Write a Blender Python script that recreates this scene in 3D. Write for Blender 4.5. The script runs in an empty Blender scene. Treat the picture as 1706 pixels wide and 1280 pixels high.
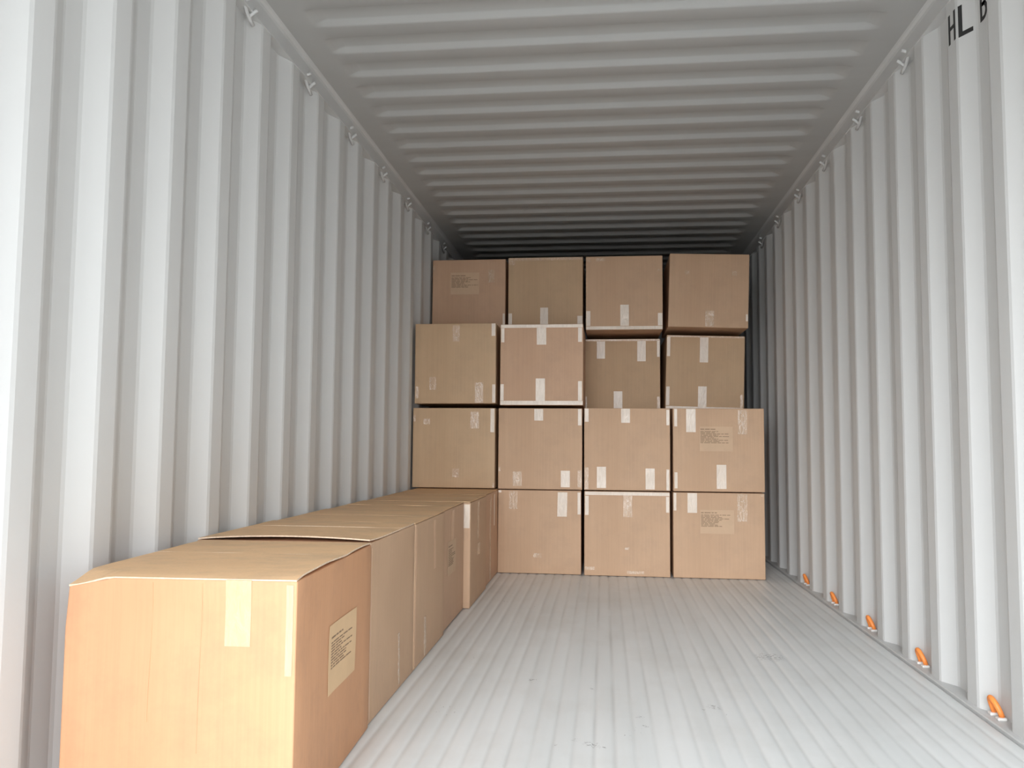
import bpy, bmesh, math, random
from mathutils import Vector, Matrix, noise
S = bpy.context.scene
COL = S.collection
PI = math.pi

# ------------------------------------------------------------ camera
F_PX, YAW, PITCH, ROLL, CX, CZ = 1366.17, .1118, .0712, .0078, .0314, .7997
cam = bpy.data.cameras.new('camera'); co = bpy.data.objects.new('camera', cam); COL.objects.link(co)
cam.sensor_fit = 'HORIZONTAL'; cam.sensor_width = 36; cam.lens = 36 * F_PX / 1706
cam.clip_start = .05; cam.clip_end = 500
fw = Vector((-math.sin(YAW) * math.cos(PITCH), math.cos(YAW) * math.cos(PITCH), math.sin(PITCH)))
rt = Vector((math.cos(YAW), math.sin(YAW), 0)); up = rt.cross(fw)
r2 = math.cos(ROLL) * rt + math.sin(ROLL) * up
u2 = -math.sin(ROLL) * rt + math.cos(ROLL) * up
M = Matrix((r2, u2, -fw)).transposed().to_4x4(); M.translation = (CX, 0, CZ)
co.matrix_world = M
S.camera = co

# ------------------------------------------------------------ light
SKY = 4.6
w = bpy.data.worlds.new('overcast_sky'); S.world = w; w.use_nodes = True
nt = w.node_tree; nt.nodes.clear()
o_ = nt.nodes.new('ShaderNodeOutputWorld'); bg = nt.nodes.new('ShaderNodeBackground')
tc = nt.nodes.new('ShaderNodeTexCoord'); sx = nt.nodes.new('ShaderNodeSeparateXYZ')
rp = nt.nodes.new('ShaderNodeValToRGB')
rp.color_ramp.elements[0].position = 0; rp.color_ramp.elements[0].color = (.46, .475, .49, 1)
rp.color_ramp.elements[1].position = 1; rp.color_ramp.elements[1].color = (2.0, 2.06, 2.12, 1)
nt.links.new(tc.outputs['Generated'], sx.inputs[0]); nt.links.new(sx.outputs['Z'], rp.inputs[0])
# added glow lobe, low left behind the photographer, to light deep boxes and floor
GLOW, GLOW_N, GLOW_DIR = 17.0, 16, Vector((-.14, -1, .15)).normalized()
vd = nt.nodes.new('ShaderNodeVectorMath'); vd.operation = 'DOT_PRODUCT'; vd.inputs[1].default_value = GLOW_DIR
nt.links.new(tc.outputs['Generated'], vd.inputs[0])
mx = nt.nodes.new('ShaderNodeMath'); mx.operation = 'MAXIMUM'; mx.inputs[1].default_value = 0
pw = nt.nodes.new('ShaderNodeMath'); pw.operation = 'POWER'; pw.inputs[1].default_value = GLOW_N
ml = nt.nodes.new('ShaderNodeMath'); ml.operation = 'MULTIPLY_ADD'; ml.inputs[1].default_value = GLOW; ml.inputs[2].default_value = SKY
nt.links.new(vd.outputs['Value'], mx.inputs[0]); nt.links.new(mx.outputs[0], pw.inputs[0]); nt.links.new(pw.outputs[0], ml.inputs[0])
nt.links.new(rp.outputs[0], bg.inputs[0]); nt.links.new(ml.outputs[0], bg.inputs[1])
nt.links.new(bg.outputs[0], o_.inputs[0])
S.view_settings.view_transform = 'Standard'; S.view_settings.look = 'None'
S.view_settings.exposure = 0; S.view_settings.gamma = 1; S.view_settings.use_curve_mapping = False
S.cycles.max_bounces = 16; S.cycles.diffuse_bounces = 14; S.cycles.glossy_bounces = 6
S.cycles.use_denoising = True
DOOR_Y, END_Y = -.12, 11.4         # the open door end and the closed far end
# daylight portal in the door opening (guides sampling of the sky only)
pl = bpy.data.lights.new('door_portal', 'AREA'); pl.shape = 'RECTANGLE'; pl.size = 2.5; pl.size_y = 2.5
pl.cycles.is_portal = True
po = bpy.data.objects.new('door_portal', pl); COL.objects.link(po)
po.location = (0, DOOR_Y, 1.2); po.rotation_euler = (PI / 2, 0, 0)   # light faces +y into the container


# ------------------------------------------------------------ materials
def mat(name, rough=.5, spec=.5):
    m = bpy.data.materials.new(name); m.use_nodes = True
    b = m.node_tree.nodes['Principled BSDF']; b.inputs['Roughness'].default_value = rough
    b.inputs['Specular IOR Level'].default_value = spec
    return m, m.node_tree, b

def node(t, typ, **kw):
    n = t.nodes.new(typ)
    for k, v in kw.items():
        if k in n.inputs.keys(): n.inputs[k].default_value = v
        else: setattr(n, k, v)
    return n

def ramp(t, fac, stops):
    r = t.nodes.new('ShaderNodeValToRGB'); e = r.color_ramp.elements
    while len(e) < len(stops): e.new(.5)
    for k, (p, c) in enumerate(stops):
        e[k].position = p; e[k].color = (*c, 1) if len(c) == 3 else c
    t.links.new(fac, r.inputs[0]); return r.outputs[0]

def mapped(t, scale, coord='Object'):
    c = t.nodes.new('ShaderNodeTexCoord'); mp = t.nodes.new('ShaderNodeMapping')
    mp.inputs['Scale'].default_value = scale
    t.links.new(c.outputs[coord], mp.inputs[0]); return mp.outputs[0]

def mixc(t, fac, a, b, mode='MIX'):
    m = t.nodes.new('ShaderNodeMix'); m.data_type = 'RGBA'; m.blend_type = mode
    for i, v in ((0, fac), (6, a), (7, b)):
        if isinstance(v, bpy.types.NodeSocket): t.links.new(v, m.inputs[i])
        elif i == 0: m.inputs[0].default_value = v
        else: m.inputs[i].default_value = (*v, 1)
    return m.outputs[2]

def bump(t, b, h, dist, strength=1.0):
    n = t.nodes.new('ShaderNodeBump'); n.inputs['Distance'].default_value = dist
    n.inputs['Strength'].default_value = strength
    t.links.new(h, n.inputs['Height']); t.links.new(n.outputs[0], b.inputs['Normal'])

def paint(name, c, rough=.5, dirt=.06, scale=(3, 3, 3), spec=.4):
    m, t, b = mat(name, rough, spec)
    n = node(t, 'ShaderNodeTexNoise', Scale=1.5, Detail=4); t.links.new(mapped(t, scale), n.inputs['Vector'])
    d = tuple(x * (1 - dirt) for x in c)
    t.links.new(ramp(t, n.outputs['Fac'], [(.35, d), (.65, c)]), b.inputs['Base Color'])
    n2 = node(t, 'ShaderNodeTexNoise', Scale=60, Detail=2)
    t.links.new(mapped(t, (1, 1, 1)), n2.inputs['Vector'])
    bump(t, b, n2.outputs['Fac'], .0006, .25)
    return m

WALL = (.645, .648, .64)
m_wall = paint('grey_container_paint', WALL, .5, .03, (1, 1, .3))
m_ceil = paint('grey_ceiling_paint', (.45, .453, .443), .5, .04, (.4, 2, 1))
m_rail = paint('grey_rail_paint', (.60, .605, .60), .5, .05)
m_orange = paint('orange_ring_paint', (.95, .30, .07), .4, .1, (40, 40, 40))
m_weld = paint('pale_ring_foot_paint', (.80, .78, .75), .5, .1, (40, 40, 40))
m_black = paint('black_stencil_paint', (.035, .035, .035), .6, .2, (30, 30, 30))
m_ground = paint('pale_concrete_yard', (.36, .355, .345), .8, .12, (.5, .5, .5))
m_frame = paint('door_frame_paint', (.62, .63, .62), .5, .08)

# floor: grey painted, scuffs along its length, small black chips
m_floor, t, b = mat('grey_floor_paint', .42, .45)
n = node(t, 'ShaderNodeTexNoise', Scale=1.0, Detail=5); t.links.new(mapped(t, (9, .7, 1)), n.inputs['Vector'])
base = ramp(t, n.outputs['Fac'], [(.32, (.68, .70, .70)), (.62, (.745, .76, .76))])
n = node(t, 'ShaderNodeTexNoise', Scale=1.3, Detail=6, Roughness=.65); t.links.new(mapped(t, (2, 1.4, 1)), n.inputs['Vector'])
base = mixc(t, ramp(t, n.outputs['Fac'], [(.48, (0, 0, 0)), (.75, (.3, .3, .3))]), base, (.50, .48, .44))
n = node(t, 'ShaderNodeTexNoise', Scale=70, Detail=5, Roughness=.7); t.links.new(mapped(t, (1, .7, 1)), n.inputs['Vector'])
nb = node(t, 'ShaderNodeTexNoise', Scale=3.3, Detail=2); t.links.new(mapped(t, (1, 1, 1)), nb.inputs['Vector'])
mu = t.nodes.new('ShaderNodeMath'); mu.operation = 'MULTIPLY'
t.links.new(ramp(t, n.outputs['Fac'], [(.62, (0, 0, 0)), (.66, (1, 1, 1))]), mu.inputs[0])
t.links.new(ramp(t, nb.outputs['Fac'], [(.66, (0, 0, 0)), (.69, (1, 1, 1))]), mu.inputs[1])
base = mixc(t, mu.outputs[0], base, (.10, .10, .10))
# a few chipped spots where loads were dragged
ct = t.nodes.new('ShaderNodeTexCoord'); acc = None
for cx_, cy_, cr_ in [(0.654, 3.247, 0.055), (0.366, 2.618, 0.022), (0.331, 2.596, 0.006), (-0.002, 2.257, 0.02), (-0.046, 2.287, 0.012), (-0.099, 2.239, 0.008), (0.028, 2.235, 0.009), (-0.213, 2.832, 0.012), (-0.006, 2.758, 0.01), (0.136, 2.493, 0.012), (0.148, 2.417, 0.01), (0.656, 2.332, 0.008), (0.336, 2.494, 0.005), (0.389, 2.554, 0.006)]:
    dd = t.nodes.new('ShaderNodeVectorMath'); dd.operation = 'DISTANCE'; dd.inputs[1].default_value = (cx_, cy_, 0)
    t.links.new(ct.outputs['Object'], dd.inputs[0])
    mr = t.nodes.new('ShaderNodeMapRange'); mr.inputs['From Min'].default_value = cr_ * 1.3; mr.inputs['From Max'].default_value = cr_ * .3
    t.links.new(dd.outputs['Value'], mr.inputs['Value'])
    if acc is None: acc = mr.outputs[0]
    else:
        ad = t.nodes.new('ShaderNodeMath'); ad.operation = 'MAXIMUM'; t.links.new(acc, ad.inputs[0]); t.links.new(mr.outputs[0], ad.inputs[1]); acc = ad.outputs[0]
cn = node(t, 'ShaderNodeTexNoise', Scale=95, Detail=4, Roughness=.7); t.links.new(ct.outputs['Object'], cn.inputs['Vector'])
m1 = t.nodes.new('ShaderNodeMath'); m1.operation = 'MULTIPLY'; t.links.new(acc, m1.inputs[0])
t.links.new(ramp(t, cn.outputs['Fac'], [(.50, (0, 0, 0)), (.60, (.8, .8, .8))]), m1.inputs[1])
base = mixc(t, m1.outputs[0], base, (.09, .09, .085))
# grooves darker towards their bottoms, unevenly along the length
sz = t.nodes.new('ShaderNodeSeparateXYZ'); t.links.new(ct.outputs['Object'], sz.inputs[0])
gr = t.nodes.new('ShaderNodeMapRange'); gr.inputs['From Min'].default_value = -.0015; gr.inputs['From Max'].default_value = -.0045
gr.inputs['To Max'].default_value = .38; t.links.new(sz.outputs['Z'], gr.inputs['Value'])
gn = node(t, 'ShaderNodeTexNoise', Scale=1, Detail=4); t.links.new(mapped(t, (18, 1.6, 1)), gn.inputs['Vector'])
m2 = t.nodes.new('ShaderNodeMath'); m2.operation = 'MULTIPLY'; t.links.new(gr.outputs[0], m2.inputs[0])
t.links.new(ramp(t, gn.outputs['Fac'], [(.35, (.15, .15, .15)), (.65, (1, 1, 1))]), m2.inputs[1])
base = mixc(t, m2.outputs[0], base, (.34, .335, .32))
t.links.new(base, b.inputs['Base Color'])

def cardboard(name, c, top=0.0):
    m, t, b = mat(name, .62, .28)
    n = node(t, 'ShaderNodeTexNoise', Scale=2.2, Detail=4); t.links.new(mapped(t, (1.5, 1.5, 1.0)), n.inputs['Vector'])
    lo = (c[0] * .93, c[1] * .91, c[2] * .89); hi = (c[0] * 1.03, c[1] * 1.03, c[2] * 1.03)
    base = ramp(t, n.outputs['Fac'], [(.3, lo), (.7, hi)])
    # flutes: thin vertical lines of the corrugated core
    f = node(t, 'ShaderNodeTexNoise', Scale=1.0, Detail=3); t.links.new(mapped(t, (150, 150, 1.3)), f.inputs['Vector'])
    base = mixc(t, ramp(t, f.outputs['Fac'], [(.35, (.24, .24, .24)), (.6, (0, 0, 0))]), base, tuple(x * .82 for x in c))
    g = node(t, 'ShaderNodeTexNoise', Scale=5, Detail=6, Roughness=.7); t.links.new(mapped(t, (1, 1.6, 1)), g.inputs['Vector'])
    base = mixc(t, ramp(t, g.outputs['Fac'], [(.5 - top * .15, (0, 0, 0)), (.78 - top * .3, (.28 + top, .28 + top, .28 + top))]), base,
                (c[0] * .62, c[1] * .66, c[2] * .74))
    t.links.new(base, b.inputs['Base Color'])
    bump(t, b, f.outputs['Fac'], .0008, .35)
    return m

m_card = [cardboard('brown_cardboard', (.585, .392, .258)), cardboard('reddish_cardboard', (.590, .385, .258)),
          cardboard('olive_cardboard', (.575, .400, .252))]
m_gold = cardboard('golden_cardboard', (.60, .325, .18), .14)
m_flap = cardboard('scuffed_cardboard', (.76, .50, .285), .30)
m_cut = paint('cut_cardboard_edge', (.80, .62, .46), .8, .2, (90, 90, 90), .2)

def tape_mat(name, c, glint, rough):
    m, t, b = mat(name, rough, .5)
    v = node(t, 'ShaderNodeTexNoise', Scale=1, Detail=4, Distortion=2.2); t.links.new(mapped(t, (34, 34, 14)), v.inputs['Vector'])
    crease = ramp(t, v.outputs['Fac'], [(.482, (0, 0, 0)), (.5, (1, 1, 1)), (.518, (0, 0, 0))])  # wrinkle highlights painted into the tape colour as thin pale streaks
    sh = node(t, 'ShaderNodeTexNoise', Scale=1, Detail=3, Distortion=1.0); t.links.new(mapped(t, (70, 70, 16)), sh.inputs['Vector'])
    c = mixc(t, ramp(t, sh.outputs['Fac'], [(.42, (0, 0, 0)), (.62, (.45, .45, .45))]), c, tuple(x * .84 for x in c))
    mm = t.nodes.new('ShaderNodeMath'); mm.operation = 'MULTIPLY'; mm.inputs[1].default_value = glint
    t.links.new(crease, mm.inputs[0])
    t.links.new(mixc(t, mm.outputs[0], c, (.86, .80, .72)), b.inputs['Base Color'])
    bump(t, b, v.outputs['Fac'], .004, .6)
    return m
m_tape = tape_mat('pale_packing_tape', (.80, .685, .575), .35, .32)
m_clear = tape_mat('clear_packing_tape', (.605, .425, .290), .75, .24)
m_soft = tape_mat('smooth_packing_tape', (.665, .42, .25), .06, .34)
m_faint = tape_mat('faint_packing_tape', (.625, .405, .26), .05, .40)
m_label = paint('kraft_label_paper', (.635, .45, .305), .75, .05, (12, 12, 12), .2)
m_label_gold = paint('pale_label_paper', (.70, .485, .29), .75, .05, (12, 12, 12), .2)
m_ink = paint('brown_print_ink', (.29, .195, .13), .8, .1, (80, 80, 80), .2)


# ------------------------------------------------------------ mesh helpers
def obj(name, bm, m, parent=None, smooth=False, mats=None):
    me = bpy.data.meshes.new(name); bm.to_mesh(me); bm.free()
    for x in (mats or [m]): me.materials.append(x)
    if smooth:
        for p in me.polygons: p.use_smooth = True
    o = bpy.data.objects.new(name, me); COL.objects.link(o)
    if parent: o.parent = parent
    return o

def struct(name, bm, m, **k):
    o = obj(name, bm, m, **k)
    if not o.parent: o['kind'] = 'structure'
    return o

def box(bm, x0, x1, y0, y1, z0, z1):
    v = [bm.verts.new((x, y, z)) for x in (x0, x1) for y in (y0, y1) for z in (z0, z1)]
    for f in ((0, 1, 3, 2), (4, 6, 7, 5), (0, 4, 5, 1), (2, 3, 7, 6), (0, 2, 6, 4), (1, 5, 7, 3)):
        bm.faces.new([v[i] for i in f])

def bevel(bm, w, seg=2):
    bmesh.ops.bevel(bm, geom=bm.edges[:], offset=w, segments=seg, affect='EDGES', profile=.5)

def tube(bm, pts, r, n=10):
    rings = []
    for i, p in enumerate(pts):
        p = Vector(p)
        d = (Vector(pts[min(i + 1, len(pts) - 1)]) - Vector(pts[max(i - 1, 0)])).normalized()
        a = d.cross(Vector((.3, .2, 1))).normalized(); c = d.cross(a)
        rings.append([bm.verts.new(p + r * (math.cos(2 * PI * k / n) * a + math.sin(2 * PI * k / n) * c)) for k in range(n)])
    for A, B in zip(rings, rings[1:]):
        for k in range(n): bm.faces.new((A[k], A[(k + 1) % n], B[(k + 1) % n], B[k]))
    bm.faces.new(rings[0][::-1]); bm.faces.new(rings[-1])
    bmesh.ops.recalc_face_normals(bm, faces=bm.faces[:])

def slab(bm, fn, nu, nv, th):
    """closed sheet: fn(u, v) -> (point, normal)"""
    P = [[fn(i / nu, j / nv) for j in range(nv + 1)] for i in range(nu + 1)]
    T = [[bm.verts.new(p + q * th) for p, q in row] for row in P]
    B = [[bm.verts.new(p) for p, q in row] for row in P]
    for i in range(nu):
        for j in range(nv):
            bm.faces.new((T[i][j], T[i + 1][j], T[i + 1][j + 1], T[i][j + 1]))
            bm.faces.new((B[i][j], B[i][j + 1], B[i + 1][j + 1], B[i + 1][j]))
    for i in range(nu):
        bm.faces.new((T[i][0], B[i][0], B[i + 1][0], T[i + 1][0]))
        bm.faces.new((T[i][nv], T[i + 1][nv], B[i + 1][nv], B[i][nv]))
    for j in range(nv):
        bm.faces.new((T[0][j], T[0][j + 1], B[0][j + 1], B[0][j]))
        bm.faces.new((T[nu][j], B[nu][j], B[nu][j + 1], T[nu][j + 1]))
    bmesh.ops.recalc_face_normals(bm, faces=bm.faces[:])

# ------------------------------------------------------------ container shell
XI, XR = 1.165, 1.201              # inboard flats and recessed flats of the side walls
P = .2845                          # wall corrugation pitch
SL, SR = 2.398, 2.422              # where an inboard flat begins, left and right
IN, AW, RE = .075, .147, .219      # flat, receding slope, recess, facing slope
ZC = 2.335                         # underside of the roof
def wall_profile(s0):
    k = math.floor((DOOR_Y - s0) / P); out = []
    while s0 + k * P < END_Y + P:
        y = s0 + k * P
        out += [(y, XI), (y + IN, XI), (y + AW, XR), (y + RE, XR)]
        k += 1
    out = [(y, x) for y, x in out if DOOR_Y < y < END_Y]
    return [(DOOR_Y, out[0][1])] + out + [(END_Y, out[-1][1])]

def side_wall(name, s0, sg):
    bm = bmesh.new(); prof = wall_profile(s0)
    # soften each bend with two close vertices
    pts = []
    for i, (y, x) in enumerate(prof):
        if 0 < i < len(prof) - 1:
            (ya, xa), (yb, xb) = prof[i - 1], prof[i + 1]
            la = math.hypot(y - ya, x - xa); lb = math.hypot(yb - y, xb - x); e = .006
            pts.append((y + (ya - y) * e / la, x + (xa - x) * e / la))
            pts.append((y + (yb - y) * e / lb, x + (xb - x) * e / lb))
        else: pts.append((y, x))
    cols = []
    for y, x in pts:
        cols.append([bm.verts.new((sg * (x + dx), y, z)) for dx, z in ((0, -.02), (0, 2.30), (.004, 2.30), (.004, -.02))])
    for A, B in zip(cols, cols[1:]):
        for q in range(4): bm.faces.new((A[q], B[q], B[(q + 1) % 4], A[(q + 1) % 4]))
    bm.faces.new(cols[0]); bm.faces.new(cols[-1][::-1])
    bmesh.ops.recalc_face_normals(bm, faces=bm.faces[:])
    o = struct(name, bm, m_wall, smooth=False)
    return o
wl = side_wall('wall_left', SL, -1)
wr = side_wall('wall_right', SR, 1)

bm = bmesh.new(); box(bm, -1.25, 1.25, END_Y, END_Y + .05, -.1, 2.5)
struct('wall_back', bm, m_wall)

# top side rails (their inboard face hangs over the corrugation) and bottom ledges
def rail(name, sg, prof):
    bm = bmesh.new(); A = [bm.verts.new((sg * x, DOOR_Y, z)) for x, z in prof]; B = [bm.verts.new((sg * x, END_Y, z)) for x, z in prof]
    n = len(prof)
    for q in range(n): bm.faces.new((A[q], B[q], B[(q + 1) % n], A[(q + 1) % n]))
    bm.faces.new(A); bm.faces.new(B[::-1])
    bmesh.ops.recalc_face_normals(bm, faces=bm.faces[:])
    return struct(name, bm, m_rail)
TOPR = [(1.161, 2.262), (1.161, 2.318), (1.158, 2.328), (1.150, ZC - .002), (1.140, ZC + .0005), (1.140, ZC + .02), (1.25, ZC + .02), (1.25, 2.268)]
BOTR = [(1.147, -.06), (1.147, .001), (1.150, .004), (1.25, .004), (1.25, -.06)]
rail('trim_1', -1, TOPR); rail('trim_2', 1, TOPR)
rail('trim_3', -1, BOTR); rail('trim_4', 1, BOTR)

# roof: pressed recesses running across, closed and rounded at both ends
bm = bmesh.new()
RP, R0, RD = .2110, 2.852, .020     # pitch, start of a low flat, depth
prof = []
k = math.floor((DOOR_Y - R0) / RP) - 1
while R0 + k * RP < END_Y + RP:
    y = R0 + k * RP
    prof += [(y, 0), (y + .004, -.0001), (y + .080, 0), (y + .087, .15), (y + .100, .85), (y + .107, 1), (y + RP - .026, 1), (y + RP - .020, .85), (y + RP - .007, .15)]
    k += 1
prof = [(min(max(y, DOOR_Y), END_Y), h) for y, h in prof if DOOR_Y - .02 < y < END_Y + .02]
xs = [-1.25, -1.045, -1.035, -1.02, -1.005, -.99, -.98, -.5, 0, .5, .98, .99, 1.005, 1.02, 1.035, 1.045, 1.25]
def endf(x):
    a = (1.045 - abs(x)) / .065
    a = max(0, min(1, a)); return a * a * (3 - 2 * a)
G = [[bm.verts.new((x, y, ZC + RD * max(h, 0) * endf(x))) for x in xs] for y, h in prof]
for i in range(len(G) - 1):
    for j in range(len(xs) - 1): bm.faces.new((G[i][j], G[i][j + 1], G[i + 1][j + 1], G[i + 1][j]))
top = [bm.verts.new(p) for p in ((-1.25, DOOR_Y, 2.42), (1.25, DOOR_Y, 2.42), (1.25, END_Y, 2.42), (-1.25, END_Y, 2.42))]
bm.faces.new(top)
bmesh.ops.remove_doubles(bm, verts=bm.verts[:], dist=1e-5)
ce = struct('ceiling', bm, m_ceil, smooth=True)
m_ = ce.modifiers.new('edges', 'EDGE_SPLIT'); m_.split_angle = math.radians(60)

# floor: long rounded ribs with narrow grooves between them
bm = bmesh.new(); FP = .0545; xs = []
x = -1.14; 
pts = [(-1.147, -.012), (-1.1405, -.012)]
kk = 0
while x < 1.14 - .01:
    d = .0040
    if kk in (21, 22): d = .0052
    x1 = min(x + FP, 1.14)
    for q, h in ((0, -d), (.10, -d * .55), (.22, -d * .12), (.36, 0), (.64, 0), (.78, -d * .12), (.90, -d * .55)):
        pts.append((x + (x1 - x) * q, h))
    x = x1; kk += 1
pts += [(1.14, -.004), (1.1405, -.012), (1.147, -.012)]
ny = 12
G = [[bm.verts.new((x, DOOR_Y + (END_Y - DOOR_Y) * j / ny, z)) for x, z in pts] for j in range(ny + 1)]
for j in range(ny):
    for i in range(len(pts) - 1): bm.faces.new((G[j][i], G[j][i + 1], G[j + 1][i + 1], G[j + 1][i]))
struct('floor', bm, m_floor, smooth=True)
bm = bmesh.new(); box(bm, -1.25, 1.25, DOOR_Y, END_Y, -.16, -.02)
struct('trim_5', bm, m_rail)

# door frame round the opening, yard outside
bm = bmesh.new()
box(bm, -1.30, -1.17, DOOR_Y - .12, DOOR_Y, -.16, 2.50); box(bm, 1.17, 1.30, DOOR_Y - .12, DOOR_Y, -.16, 2.50)
box(bm, -1.17, 1.17, DOOR_Y - .12, DOOR_Y, 2.30, 2.50); box(bm, -1.17, 1.17, DOOR_Y - .12, DOOR_Y, -.16, -.006)
struct('trim_6', bm, m_frame)
bm = bmesh.new(); box(bm, -60, 60, -80, 60, -.26, -.161)
struct('ground', bm, m_ground)

# stencilled letters, each on one facet of the right wall
def letter(name, strokes, place):
    bm = bmesh.new()
    for poly in strokes:
        vs = [bm.verts.new(place(u, v, 0)) for u, v in poly]; vt = [bm.verts.new(place(u, v, .0006)) for u, v in poly]
        n = len(vs); bm.faces.new(vt); bm.faces.new(vs[::-1])
        for q in range(n): bm.faces.new((vs[q], vs[(q + 1) % n], vt[(q + 1) % n], vt[q]))
    bmesh.ops.recalc_face_normals(bm, faces=bm.faces[:])
    o = obj(name, bm, m_black, wr); o['label'] = 'black stencilled letter'; return o
def facet(ya, xa, yb, xb, u0, u1, z0, z1):
    """u runs towards the door (reading direction), v upwards"""
    d = Vector((xa - xb, ya - yb, 0)); nn = Vector((-abs(d.y), -d.x * (1 if d.y < 0 else -1) * -1, 0))
    nn = Vector((d.y, -d.x, 0)).normalized()
    if nn.x > 0: nn = -nn
    def f(u, v, h):
        q = u0 + (u1 - u0) * u
        return Vector((xb, yb, 0)) + d * q + Vector((0, 0, z0 + (z1 - z0) * v)) + nn * (h + .0003)
    return f
R_ = lambda a, b, c, d: [(a, c), (b, c), (b, d), (a, d)]
s1 = SR + P                        # inboard flat behind the lettered slope
letter('letter_h', [R_(0, .25, 0, 1), R_(.75, 1, 0, 1), R_(.25, .75, .44, .57)],
       facet(s1, XI, s1 + IN, XI, .22, .92, 2.116, 2.216))
letter('letter_l', [R_(0, .28, 0, 1), R_(.28, 1, 0, .14)],
       facet(SR + RE, XR, s1, XI, .10, .80, 2.112, 2.216))
arc = lambda cx, cy, rx, ry, a0, a1, n: [(cx + rx * math.cos(a0 + (a1 - a0) * i / n), cy + ry * math.sin(a0 + (a1 - a0) * i / n)) for i in range(n + 1)]
def bowl(y0, y1):
    cy, ry = (y0 + y1) / 2, (y1 - y0) / 2
    o_a = arc(.45, cy, .55, ry, -PI / 2, PI / 2, 10); i_a = arc(.45, cy, .28, ry - .12, -PI / 2, PI / 2, 10)
    q = [[o_a[i], o_a[i + 1], i_a[i + 1], i_a[i]] for i in range(10)]
    return q + [R_(.25, .45, y0, y0 + .12), R_(.25, .45, y1 - .12, y1)]
letter('letter_b', [R_(0, .26, 0, 1)] + bowl(0, .56) + bowl(.44, 1),
       facet(SR + AW, XR, SR + RE, XR, .30, .95, 2.118, 2.222))

# ------------------------------------------------------------ lashing rings
def thing(name, label, cat, loc=(0, 0, 0), rot=(0, 0, 0), group=None):
    o = bpy.data.objects.new(name, None); COL.objects.link(o); o.location = loc; o.rotation_euler = rot
    o.empty_display_size = .05
    o['label'] = label; o['category'] = cat
    if group: o['group'] = group
    return o

def copy_tree(root, loc, label):
    r = root.copy(); COL.objects.link(r); r.location = loc; r['label'] = label
    for ch in list(root.children):
        c = ch.copy(); COL.objects.link(c); c.parent = r
    return r
ORD = ['', 'second ', 'third ', 'fourth ', 'fifth ', 'sixth ', 'seventh ']

def bent(p, n=6, rr=.35):
    """round the corners of a polyline"""
    out = [Vector(p[0])]
    for i in range(1, len(p) - 1):
        a, b, c = map(Vector, (p[i - 1], p[i], p[i + 1]))
        A = b.lerp(a, rr); C = b.lerp(c, rr)
        for q in range(n + 1):
            s = q / n; out.append(A.lerp(b, s).lerp(b.lerp(C, s), s))
    return out + [Vector(p[-1])]

def top_ring(sg, y0, label, group):
    r = thing('lashing_ring', label, 'lashing ring', (sg * 1.163, y0, 2.300), group=group)
    bm = bmesh.new()
    # steel rod bent to a D: both ends welded into the rail, the bow leaning out over the recess
    tube(bm, bent([(-sg * .016, -.036, -.014), (sg * .010, -.040, -.024), (sg * .013, .004, -.052), (sg * .010, .040, -.070)], rr=.3), .0066)
    obj('ring', bm, m_rail, r, smooth=True)
    bm = bmesh.new(); tube(bm, bent([(-sg * .016, .014, -.030), (-sg * .004, .016, -.036), (sg * .013, .010, -.055)]), .0062)
    obj('ring_arm', bm, m_rail, r, smooth=True)
    return r

HP = 2 * P
y0 = SL + 3 * P - (P - .183) + .006
first = None
for sg, side, n0, n1 in ((-1, 'left', -1, 6), (1, 'right', 0, 6)):
    first = None
    for k in range(n0, n1):
        y = (SL if sg < 0 else SR) + 2 * P + .183 + k * HP
        i = k - n0
        lb = (('nearest ' if i == 0 else ORD[i] + ('' if False else '')) + 'grey steel lashing ring '
              + ('' if i == 0 else 'from the opening ') + 'under the roof on the %s wall' % side)
        g = 'grey lashing rings under the roof'
        if first is None: first = top_ring(sg, y, lb, g)
        else: copy_tree(first, (sg * 1.163, y, 2.300), lb)

def floor_ring(y, label):
    r = thing('lashing_ring', label, 'lashing ring', (1.184, y, .004), group='orange lashing rings along the floor')
    bm = bmesh.new()
    arch = [(0, .024, .008)] + [(-.016 * math.sin(a) ** .8, .024 * math.cos(a) + .008 * math.sin(a), .010 + .044 * math.sin(a) ** .8) for a in [PI * i / 14 for i in range(1, 14)]] + [(0, -.024, .008)]
    tube(bm, arch, .0080, 12); obj('ring', bm, m_orange, r, smooth=True)
    for s in (-1, 1):
        bm = bmesh.new(); box(bm, -.016, .010, s * .024 - .011, s * .024 + .011, 0, .009); bevel(bm, .003)
        obj('foot', bm, m_weld, r, smooth=False)
    return r
fr = None
for k in range(5):
    y = SR + .196 + k * HP
    lb = ('nearest orange lashing ring at the foot of the right wall' if k == 0 else
          ORD[k] + 'orange lashing ring from the opening at the foot of the right wall')
    if fr is None: fr = floor_ring(y, lb)
    else: copy_tree(fr, (1.184, y, .004), lb)


# ------------------------------------------------------------ cartons
def axis(h, r, n):
    a = [-h, -h + r * .3, -h + r]
    a += [-h + r + (2 * h - 2 * r) * i / n for i in range(1, n)]
    return a + [h - r, h - r * .3, h]

def bulge(W, D, H, seed, amp):
    """surface offset of a face, fading to nothing at its edges (p in box coordinates, base at z = 0)"""
    def f(p):
        u = max(0, 1 - (2 * p.x / W) ** 2); v = max(0, 1 - (2 * p.y / D) ** 2); q = max(0, 1 - (2 * p.z / H - 1) ** 2)
        d = [W / 2 - abs(p.x), D / 2 - abs(p.y), H / 2 - abs(p.z - H / 2)]
        i = d.index(min(d)); s = [(v, q), (u, q), (u, v)][i]
        return amp * (noise.noise(p * 5 + Vector((seed * 7.3, 0, 0))) - .45) * min(1, 2.2 * s[0]) * min(1, 2.2 * s[1])
    return f

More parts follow.
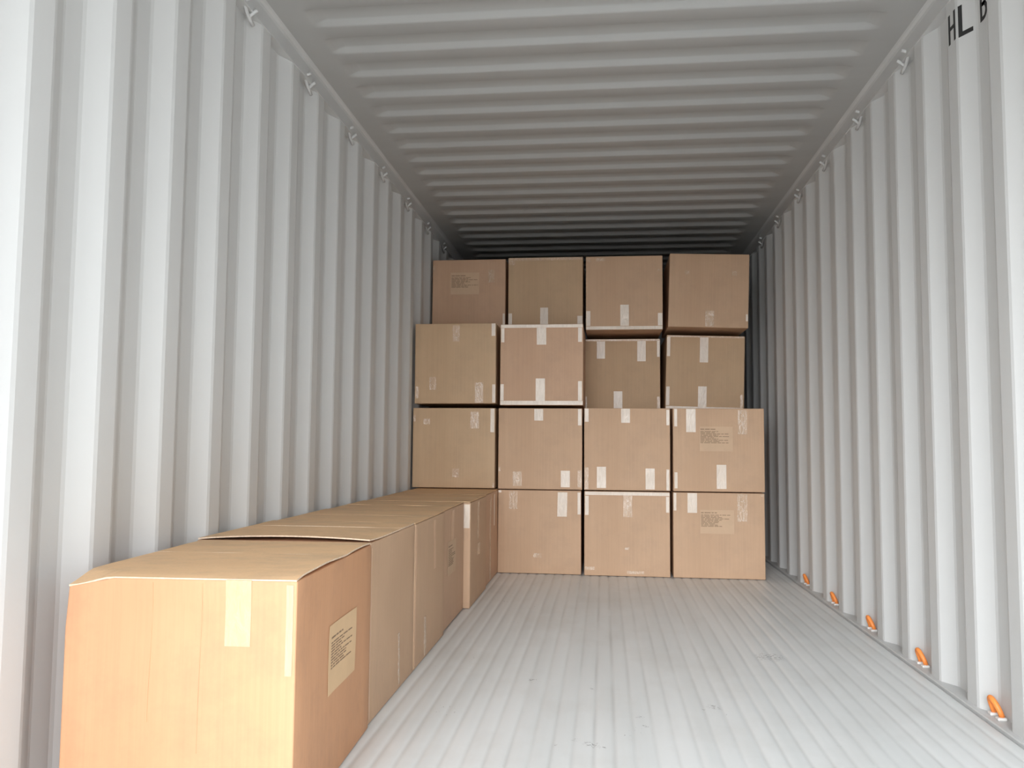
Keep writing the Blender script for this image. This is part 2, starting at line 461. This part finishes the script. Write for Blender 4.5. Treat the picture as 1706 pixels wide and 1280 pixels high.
def body(W, D, H, seed, amp=.0045, r=.0045, dents=()):
    bm = bmesh.new(); hx, hy, hz = W / 2, D / 2, H / 2; n = 10
    A = [axis(h, r, n) for h in (hx, hy, hz)]
    bf = bulge(W, D, H, seed, amp)
    cache = {}
    def vert(p):
        k = (round(p.x, 6), round(p.y, 6), round(p.z, 6))
        if k in cache: return cache[k]
        q = Vector((max(-hx + r, min(hx - r, p.x)), max(-hy + r, min(hy - r, p.y)), max(-hz + r, min(hz - r, p.z))))
        d = (p - q); d = d.normalized() if d.length > 1e-9 else Vector((0, 0, 1))
        s = q + d * r + Vector((0, 0, hz))
        s = s + d * bf(s)
        for c, rad, vec in dents:
            t_ = (s - Vector(c)).length / rad
            if t_ < 1: s = s + Vector(vec) * (1 - t_ * t_) ** 2
        cache[k] = bm.verts.new(s); return cache[k]
    for ax in range(3):
        for sg in (-1, 1):
            b_, c_ = [i for i in range(3) if i != ax]
            for i in range(len(A[b_]) - 1):
                for j in range(len(A[c_]) - 1):
                    qd = []
                    for bi, cj in ((i, j), (i + 1, j), (i + 1, j + 1), (i, j + 1)):
                        p = [0, 0, 0]; p[ax] = sg * (hx, hy, hz)[ax]; p[b_] = A[b_][bi]; p[c_] = A[c_][cj]; qd.append(vert(Vector(p)))
                    try: bm.faces.new(qd)
                    except ValueError: pass
    bmesh.ops.recalc_face_normals(bm, faces=bm.faces[:])
    return bm

def patch(face, W, D, H, bf, u0, u1, v0, v1, th=.0007, lift=.0006, skew=0.0, wrap=0.0):
    """thin sheet lying on the front or right face; u, v are fractions of that face"""
    bm = bmesh.new()
    def fn(a, c):
        u = u0 + (u1 - u0) * a; v = v0 + (v1 - v0) * c
        if face == 'front':
            p = Vector(((u - .5) * W + skew * (v1 - v) * H, -D / 2, v * H)); nn = Vector((0, -1, 0))
        else:
            p = Vector((W / 2, (u - .5) * D, v * H)); nn = Vector((1, 0, 0))
        return p + nn * (bf(p) + lift), nn
    slab(bm, fn, max(2, int(abs(u1 - u0) * 16)), max(2, int(abs(v1 - v0) * 16)), th)
    return bm

def wrap_patch(W, D, H, bf, x0, x1, drop, back, th=.0007):
    """tape that comes over the top front edge"""
    bm = bmesh.new(); path = [(-D / 2, H - drop)] + [(-D / 2, H - drop + drop * i / 8) for i in range(1, 8)] + [(-D / 2, H - .004), (-D / 2 + .0013, H - .0013), (-D / 2 + .004, H), (-D / 2 + back, H)]
    def fn(a, c):
        i = min(len(path) - 1, int(round(c * (len(path) - 1)))); y, z = path[i]
        nn = Vector((0, -1, 0)) if i <= 7 else (Vector((0, 0, 1)) if i >= len(path) - 2 else Vector((0, -.7, .7)))
        p = Vector((x0 + (x1 - x0) * a, y, z))
        return p + nn * ((bf(p) if i <= 7 else 0) + .0006), nn
    slab(bm, fn, 2, len(path) - 1, th); return bm

def print_block(face, W, D, H, bf, u0, u1, v0, v1, seed, lines=11):
    """rows of small type on a label: short dark word bars, a bold heading first"""
    rnd = random.Random(seed); bm = bmesh.new()
    for i in range(lines):
        vt = v1 - (v1 - v0) * ((i + (0 if i == 0 else .9)) / (lines + .9)); hh = (v1 - v0) / (lines + 1) * (.62 if i == 0 else .46)
        u = u0; end = u0 + (u1 - u0) * (.55 if i == 0 else rnd.choice((1, .62, .72, .5, .66, .97)))
        while u < end - .008:
            wd = min(rnd.uniform(.018, .07), end - u)
            def fn(a, c, u=u, wd=wd, vt=vt, hh=hh):
                uu = u + wd * a; vv = vt - hh * (1 - c)
                if face == 'front': p = Vector(((uu - .5) * W, -D / 2, vv * H)); nn = Vector((0, -1, 0))
                else: p = Vector((W / 2, (uu - .5) * D, vv * H)); nn = Vector((1, 0, 0))
                return p + nn * (bf(p) + .0020), nn
            slab(bm, fn, 1, 1, .0003)
            u += wd + .009
    return bm

def carton(label, W, D, H, x, yf, z, group, m, tapes=(), labels=(), rotz=0, roty=0, dents=(), flaps=(), seed=0, amp=.0045, cut=False, creases=()):
    """x is the middle of the front, yf the depth of the front face"""
    c, s = math.cos(rotz), math.sin(rotz)
    root = thing('cardboard_box', label, 'cardboard box', (x - s * D / 2, yf + c * D / 2, z), (0, roty, rotz), group)
    bf = bulge(W, D, H, seed, amp)
    hb = H - (.0045 if flaps else 0)
    obj('carton_body', body(W, D, hb, seed, amp, dents=dents), m, root, smooth=True)
    bf = bulge(W, D, hb, seed, amp)
    for fl in flaps:
        x0, x1, y0, y1, fn_l = fl
        bm = bmesh.new()
        def fn(a, cc):
            px = x0 + (x1 - x0) * a; py = y0 + (y1 - y0) * cc
            return Vector((px, py, hb + .0004 + fn_l(px, py))), Vector((0, 0, 1))
        slab(bm, fn, 24, 16, .0038)
        bmesh.ops.recalc_face_normals(bm, faces=bm.faces[:])
        for f in bm.faces:
            if abs(f.normal.z) < .5 and cut: f.material_index = 1
        obj('flap', bm, None, root, mats=[m_flap, m_cut])
    for cu, c0, c1 in creases:
        obj('crease', patch(FR, W, D, hb, bf, cu - .0022, cu + .0022, c0, c1, th=.0012, lift=-.0004, skew=-.01), m, root)
    for tp in tapes:
        face, u0, u1, v0, v1, kd = tp[:6]; sk = tp[6] if len(tp) > 6 else 0
        mm = {'w': m_tape, 'c': m_clear, 's': m_soft, 'f': m_faint}[kd]
        if face == 'over': bm = wrap_patch(W, D, hb, bf, (u0 - .5) * W, (u1 - .5) * W, (1 - v0) * H, .06)
        else: bm = patch(face, W, D, hb, bf, u0, u1, v0, v1, skew=sk)
        o = obj('tape', bm, mm, root); o['label'] = {'w': 'pale shiny packing tape', 'c': 'clear crinkled packing tape', 's': 'smooth pale packing tape', 'f': 'faint packing tape'}[kd]
    for face, u0, u1, v0, v1, t0, t1, w0, w1, lm in labels:
        o = obj('shipping_label', patch(face, W, D, hb, bf, u0, u1, v0, v1, th=.0005, lift=.0012), lm, root)
        o['label'] = 'paper label with rows of small print'
        obj('printed_text', print_block(face, W, D, hb, bf, t0, t1, w0, w1, seed + 5), m_ink, o)
    return root

FR = 'front'
def T(rect, *items):
    """tape rectangles measured on the face: rect and items share one ruler; returns face fractions"""
    x0, y0, x1, y1 = rect; out = []
    for it in items:
        a, b_, c_, d_ = it[:4]; kd = it[4]
        cl = lambda v: max(.006, min(.994, v))
        out.append((FR, cl((a - x0) / (x1 - x0)), cl((c_ - x0) / (x1 - x0)), cl((y1 - d_) / (y1 - y0)), cl((y1 - b_) / (y1 - y0)), kd) + tuple(it[5:]))
    return out
def L(rect, lab, txt, lm=m_label):
    x0, y0, x1, y1 = rect; fx = lambda v: (v - x0) / (x1 - x0); fy = lambda v: (y1 - v) / (y1 - y0)
    return (FR, fx(lab[0]), fx(lab[2]), fy(lab[3]), fy(lab[1]), fx(txt[0]), fx(txt[2]), fy(txt[3]), fy(txt[1]), lm)

G4 = 'boxes stacked across the container'
HB = .506
# ---- bottom row
r = (617, 643, 1193, 1215)
carton('bottom-row box on the floor, left of three, tight against the long row of boxes', .512, .60, HB, -.362, 5.06, .002, G4, m_card[0],
       T(r, (1032, 655, 1098, 822, 'w', -.02), (695, 650, 752, 775, 'c'), (1168, 655, 1190, 805, 'w'), (865, 1075, 920, 1105, 'c'), (620, 645, 640, 662, 'w')), seed=1)
r = (10, 630, 590, 1210)
carton('middle bottom-row box with pale tape along its whole top edge', .514, .60, HB, .170, 5.045, .002, G4, m_card[0],
       T(r, (15, 632, 588, 656, 'w'), (275, 656, 336, 805, 'c'), (15, 662, 40, 795, 'w'), (563, 662, 585, 770, 'w'), (285, 1012, 315, 1030, 'c'), (15, 1150, 80, 1172, 'c'), (300, 1172, 415, 1192, 'c')), seed=2)
r = (600, 650, 1215, 1225)
carton('bottom-row box at the far right with a printed label and crinkled tape', .536, .60, HB, .713, 5.045, .002, G4, m_card[0],
       T(r, (698, 650, 762, 787, 'w'), (602, 650, 622, 773, 'w'), (1033, 655, 1100, 840, 'c'), (1190, 655, 1212, 672, 'c')),
       [L(r, (783, 765, 1010, 925), (788, 782, 985, 882))], seed=3)
# ---- second row
r = (33, 65, 600, 612)
carton('second-row box at the left wall resting on the end of the long row', .520, .60, .496, -.899, 5.05, .516, G4, m_card[2],
       T(r, (568, 66, 594, 230, 'w'), (430, 90, 488, 205, 'c'), (310, 482, 355, 540, 'c'), (105, 140, 150, 178, 'c'), (585, 575, 600, 605, 'c'), (36, 115, 50, 160, 'c')), seed=4)
r = (617, 65, 1200, 622)
carton('second-row box, second from left, short tape on top and two strips below', .518, .60, .498, -.359, 5.05, .514, G4, m_card[0],
       T(r, (867, 70, 929, 150, 'w'), (1170, 70, 1195, 182, 'w'), (1053, 493, 1115, 605, 'w'), (720, 502, 782, 600, 'c'), (1168, 490, 1195, 605, 'c'), (620, 470, 634, 500, 'c')), seed=5)
r = (8, 60, 590, 605)
carton('second-row box, third from left, one strip above and two strips below', .519, .60, .500, .171, 5.05, .514, G4, m_card[0],
       T(r, (260, 62, 320, 157, 'w'), (10, 62, 38, 152, 'w'), (565, 70, 585, 172, 'w'), (95, 450, 157, 590, 'w'), (424, 458, 485, 595, 'w'), (12, 455, 38, 600, 'c'), (563, 463, 583, 600, 'w')), seed=6)
r = (603, 68, 1215, 625)
carton('second-row box at the right with a printed label and three tape strips', .538, .60, .500, .716, 5.05, .514, G4, m_card[0],
       T(r, (693, 72, 757, 228, 'w'), (612, 72, 632, 190, 'w'), (1040, 78, 1103, 240, 'c'), (895, 445, 960, 605, 'w'), (612, 498, 632, 605, 'w')),
       [L(r, (783, 190, 1005, 355), (788, 205, 982, 305))], seed=7)
# ---- third row
r = (52, 600, 700, 1222)
carton('third-row box at the left wall with faint crinkled tape patches', .516, .60, .506, -.896, 5.06, 1.040, G4, m_card[2],
       T(r, (665, 600, 695, 700, 'w'), (672, 1075, 700, 1215, 'w'), (535, 1060, 600, 1215, 'c'), (355, 615, 410, 740, 'c'), (170, 1015, 225, 1115, 'c'), (60, 1090, 85, 1180, 'c')), roty=-.004, seed=8)
r = (728, 603, 1380, 1240)
carton('third-row box, second from left, framed by pale tape along top and bottom', .516, .60, .506, -.353, 5.05, 1.030, G4, m_card[1],
       T(r, (1015, 632, 1090, 765, 'w', .01), (1010, 1030, 1082, 1205, 'w'), (735, 634, 760, 745, 'w'), (1340, 634, 1370, 745, 'w'), (731, 1075, 758, 1203, 'w'),
         (1340, 1052, 1370, 1203, 'w'), (731, 606, 1376, 631, 'w'), (731, 1205, 1376, 1238, 'w')), seed=9)
r = (25, 695, 630, 1265)
carton('third-row box set back behind its neighbours, two short tape strips at its top', .514, .60, .50, .158, 5.665, 1.018, G4, m_card[2],
       T(r, (122, 715, 188, 850, 'w'), (447, 713, 515, 872, 'w'), (258, 1108, 327, 1262, 'w'), (605, 700, 627, 838, 'w'), (603, 1150, 627, 1250, 'c'), (28, 1150, 42, 1262, 'c'), (30, 698, 625, 712, 'c')), seed=10)
r = (670, 685, 1300, 1250)
carton('third-row box at the right, leaning slightly, one strip above and one below', .518, .60, .502, .702, 5.61, 1.028, G4, m_card[2],
       T(r, (940, 700, 1008, 890, 'w'), (932, 1073, 1000, 1235, 'w'), (674, 700, 700, 848, 'w'), (674, 1080, 702, 1222, 'w'), (674, 1228, 1290, 1248, 'w'), (1270, 1130, 1290, 1225, 'c'), (680, 688, 1290, 700, 'c')),
       roty=.026, seed=11)
# ---- top row
r = (200, 110, 782, 672)
carton('top-row box at the left wall with a printed label', .509, .60, .505, -.893, 5.52, 1.552, G4, m_card[1],
       T(r, (645, 190, 692, 288, 'c'), (762, 530, 780, 668, 'w'), (205, 150, 220, 190, 'c')),
       [L(r, (345, 210, 572, 378), (352, 232, 565, 330))], seed=12)
r = (798, 105, 1388, 672)
carton('top-row box, second from left, clear crinkled tape along its top edge', .508, .60, .512, -.363, 5.50, 1.548, G4, m_card[2],
       T(r, (1053, 488, 1115, 668, 'w'), (802, 530, 830, 668, 'w'), (1345, 553, 1385, 668, 'w'), (802, 108, 1385, 128, 'c'), (802, 130, 850, 160, 'c')), seed=13)
r = (30, 85, 635, 660)
carton('top-row box, third from left, with pale tape along its bottom edge', .506, .60, .496, .165, 5.44, 1.550, G4, m_card[0],
       T(r, (303, 465, 370, 628, 'w'), (33, 512, 66, 628, 'w'), (597, 532, 632, 628, 'w'), (33, 632, 632, 658, 'w'), (596, 190, 616, 208, 'c'), (34, 98, 64, 128, 'c'), (110, 100, 180, 122, 'c')), rotz=0, seed=14)
r = (665, 70, 1300, 655)
carton('top-row box at the far right, tilted, with one crinkled tape strip below', .514, .60, .488, .708, 5.43, 1.560, G4, m_card[0],
       T(r, (960, 522, 1028, 650, 'c'), (1165, 205, 1200, 240, 'c'), (790, 205, 825, 235, 'c'), (1280, 545, 1296, 600, 'w')), roty=.030, seed=15)
# ---- boxes behind that carry the set-back ones
GB = 'boxes behind the front layer'
for x, z, h, nm in ((-.90, .002, .506, 'bottom-row box behind the end of the long row'), (-.36, .002, .506, 'bottom-row box behind the left one of three'),
                 (.17, .002, .506, 'bottom-row box behind the middle one'), (.715, .002, .506, 'bottom-row box behind the one at the far right'),
                 (-.895, .513, .500, 'second-row box behind the one at the left wall'), (-.36, .513, .500, 'second-row box behind the second from left'),
                 (.17, .513, .500, 'second-row box behind the third from left'), (.715, .513, .500, 'second-row box behind the one at the right'),
                 (-.895, 1.020, .528, 'third-row box behind the one at the left wall'), (-.36, 1.020, .524, 'third-row box behind the second from left')):
    carton('cardboard ' + nm, .505, .58, h, x, 5.68, z, GB, m_card[0], seed=int(100 * abs(x)) + int(z * 10))

# ---- the long row on the left
GL = 'boxes in the row along the left wall'
flat = lambda x, y: 0.0
def lift1(x, y):                     # first box: edge of the flap stands off the side
    e = max(0, (x - .10) / .145)
    t_ = min(1, math.hypot(x + .25, y + .3125) / .10)      # crushed front corner
    f_ = min(1, max(0, (y + .31) / .05))
    return .005 * e * e * max(0, math.sin(PI * min(1, max(0, (y + .32) / .37)))) + (.0012 * noise.noise(Vector((x * 9, y * 9, 3))) + .0012) * f_ - .0185 * (1 - t_ * t_) ** 2 - .0022 * (1 - f_) ** 3
def lift1b(x, y):
    e = max(0, (x - .10) / .145)
    return .003 * e * e * max(0, math.sin(PI * min(1, max(0, (y - .07) / .25)))) + .001 * noise.noise(Vector((x * 9, y * 9, 8)))+.001
def lift2(x, y):                     # second box: front edge bowed upwards
    e = max(0, 1 - (y + .28) / .20)
    return .013 * e * e * max(0, math.cos(PI * (x - .03) / .56)) ** .7 + .001
def liftn(s):
    return lambda x, y: .0014 + .0016 * noise.noise(Vector((x * 7 + s, y * 7, s)))
carton('nearest box of the long row, golden brown, printed label on its side', .500, .625, .511, -.849, 1.655, .002, GL, m_gold,
       [('over', .695, .805, .735, 1, 's'), (FR, .955, .985, .62, .985, 'f')],
       [('right', .385, .76, .395, .715, .42, .70, .50, .655, m_label_gold)], rotz=.036, seed=21, amp=.006,
       flaps=[(-.246, .247, -.3095, .055, lift1), (-.246, .247, .059, .311, lift1b)],
       cut=True, creases=[(.378, .42, .985), (.593, .30, .985)],
       dents=[((-.25, -.3125, .5065), .10, (.004, .002, -.018))])
carton('second box of the long row, its front top edge bowed up', .520, .555, .512, -.888, 2.300, .002, GL, m_card[0],
       [('right', .015, .035, .03, .97, 'f'), ('right', .62, .66, .03, .35, 'c')], rotz=0, seed=22, amp=.005,
       flaps=[(-.257, .257, -.275, .10, lift2), (-.257, .257, .104, .275, liftn(2))], cut=True)
carton('third box of the long row from the front, plain side', .514, .535, .510, -.885, 2.868, .002, GL, m_card[0],
       [('right', .30, .36, .0 + .02, .30, 'c'), ('right', .60, .66, .60, .97, 'f'), ('right', .015, .035, .03, .97, 'f')], seed=23,
       flaps=[(-.254, .254, -.265, -.002, liftn(3)), (-.254, .254, .002, .265, liftn(4))])
carton('fourth box of the long row, small printed label on its side', .500, .535, .508, -.890, 3.410, .002, GL, m_card[1],
       [('right', .42, .52, .72, .98, 'f')],
       [('right', .25, .60, .43, .72, .28, .57, .50, .68, m_label)], seed=24,
       flaps=[(-.247, .247, -.265, -.002, liftn(5)), (-.247, .247, .002, .265, liftn(6))])
carton('fifth box of the long row, sticking out past the others', .520, .545, .508, -.869, 3.955, .002, GL, m_card[0],
       [(FR, .935, .992, .76, .985, 'w'), ('right', .42, .52, .60, .98, 'c'), ('right', .46, .60, .44, .56, 'c')], seed=25,
       flaps=[(-.257, .257, -.27, -.002, liftn(7)), (-.257, .257, .002, .27, liftn(8))])
carton('last box of the long row, reaching under the stack', .515, .70, .508, -.876, 4.506, .002, GL, m_card[1],
       [('right', .30, .36, .03, .95, 'c'), ('right', .55, .60, .60, .97, 'w')], seed=26,
       flaps=[(-.254, .254, -.347, -.002, liftn(9)), (-.254, .254, .002, .347, lambda x, y: 0.0)])
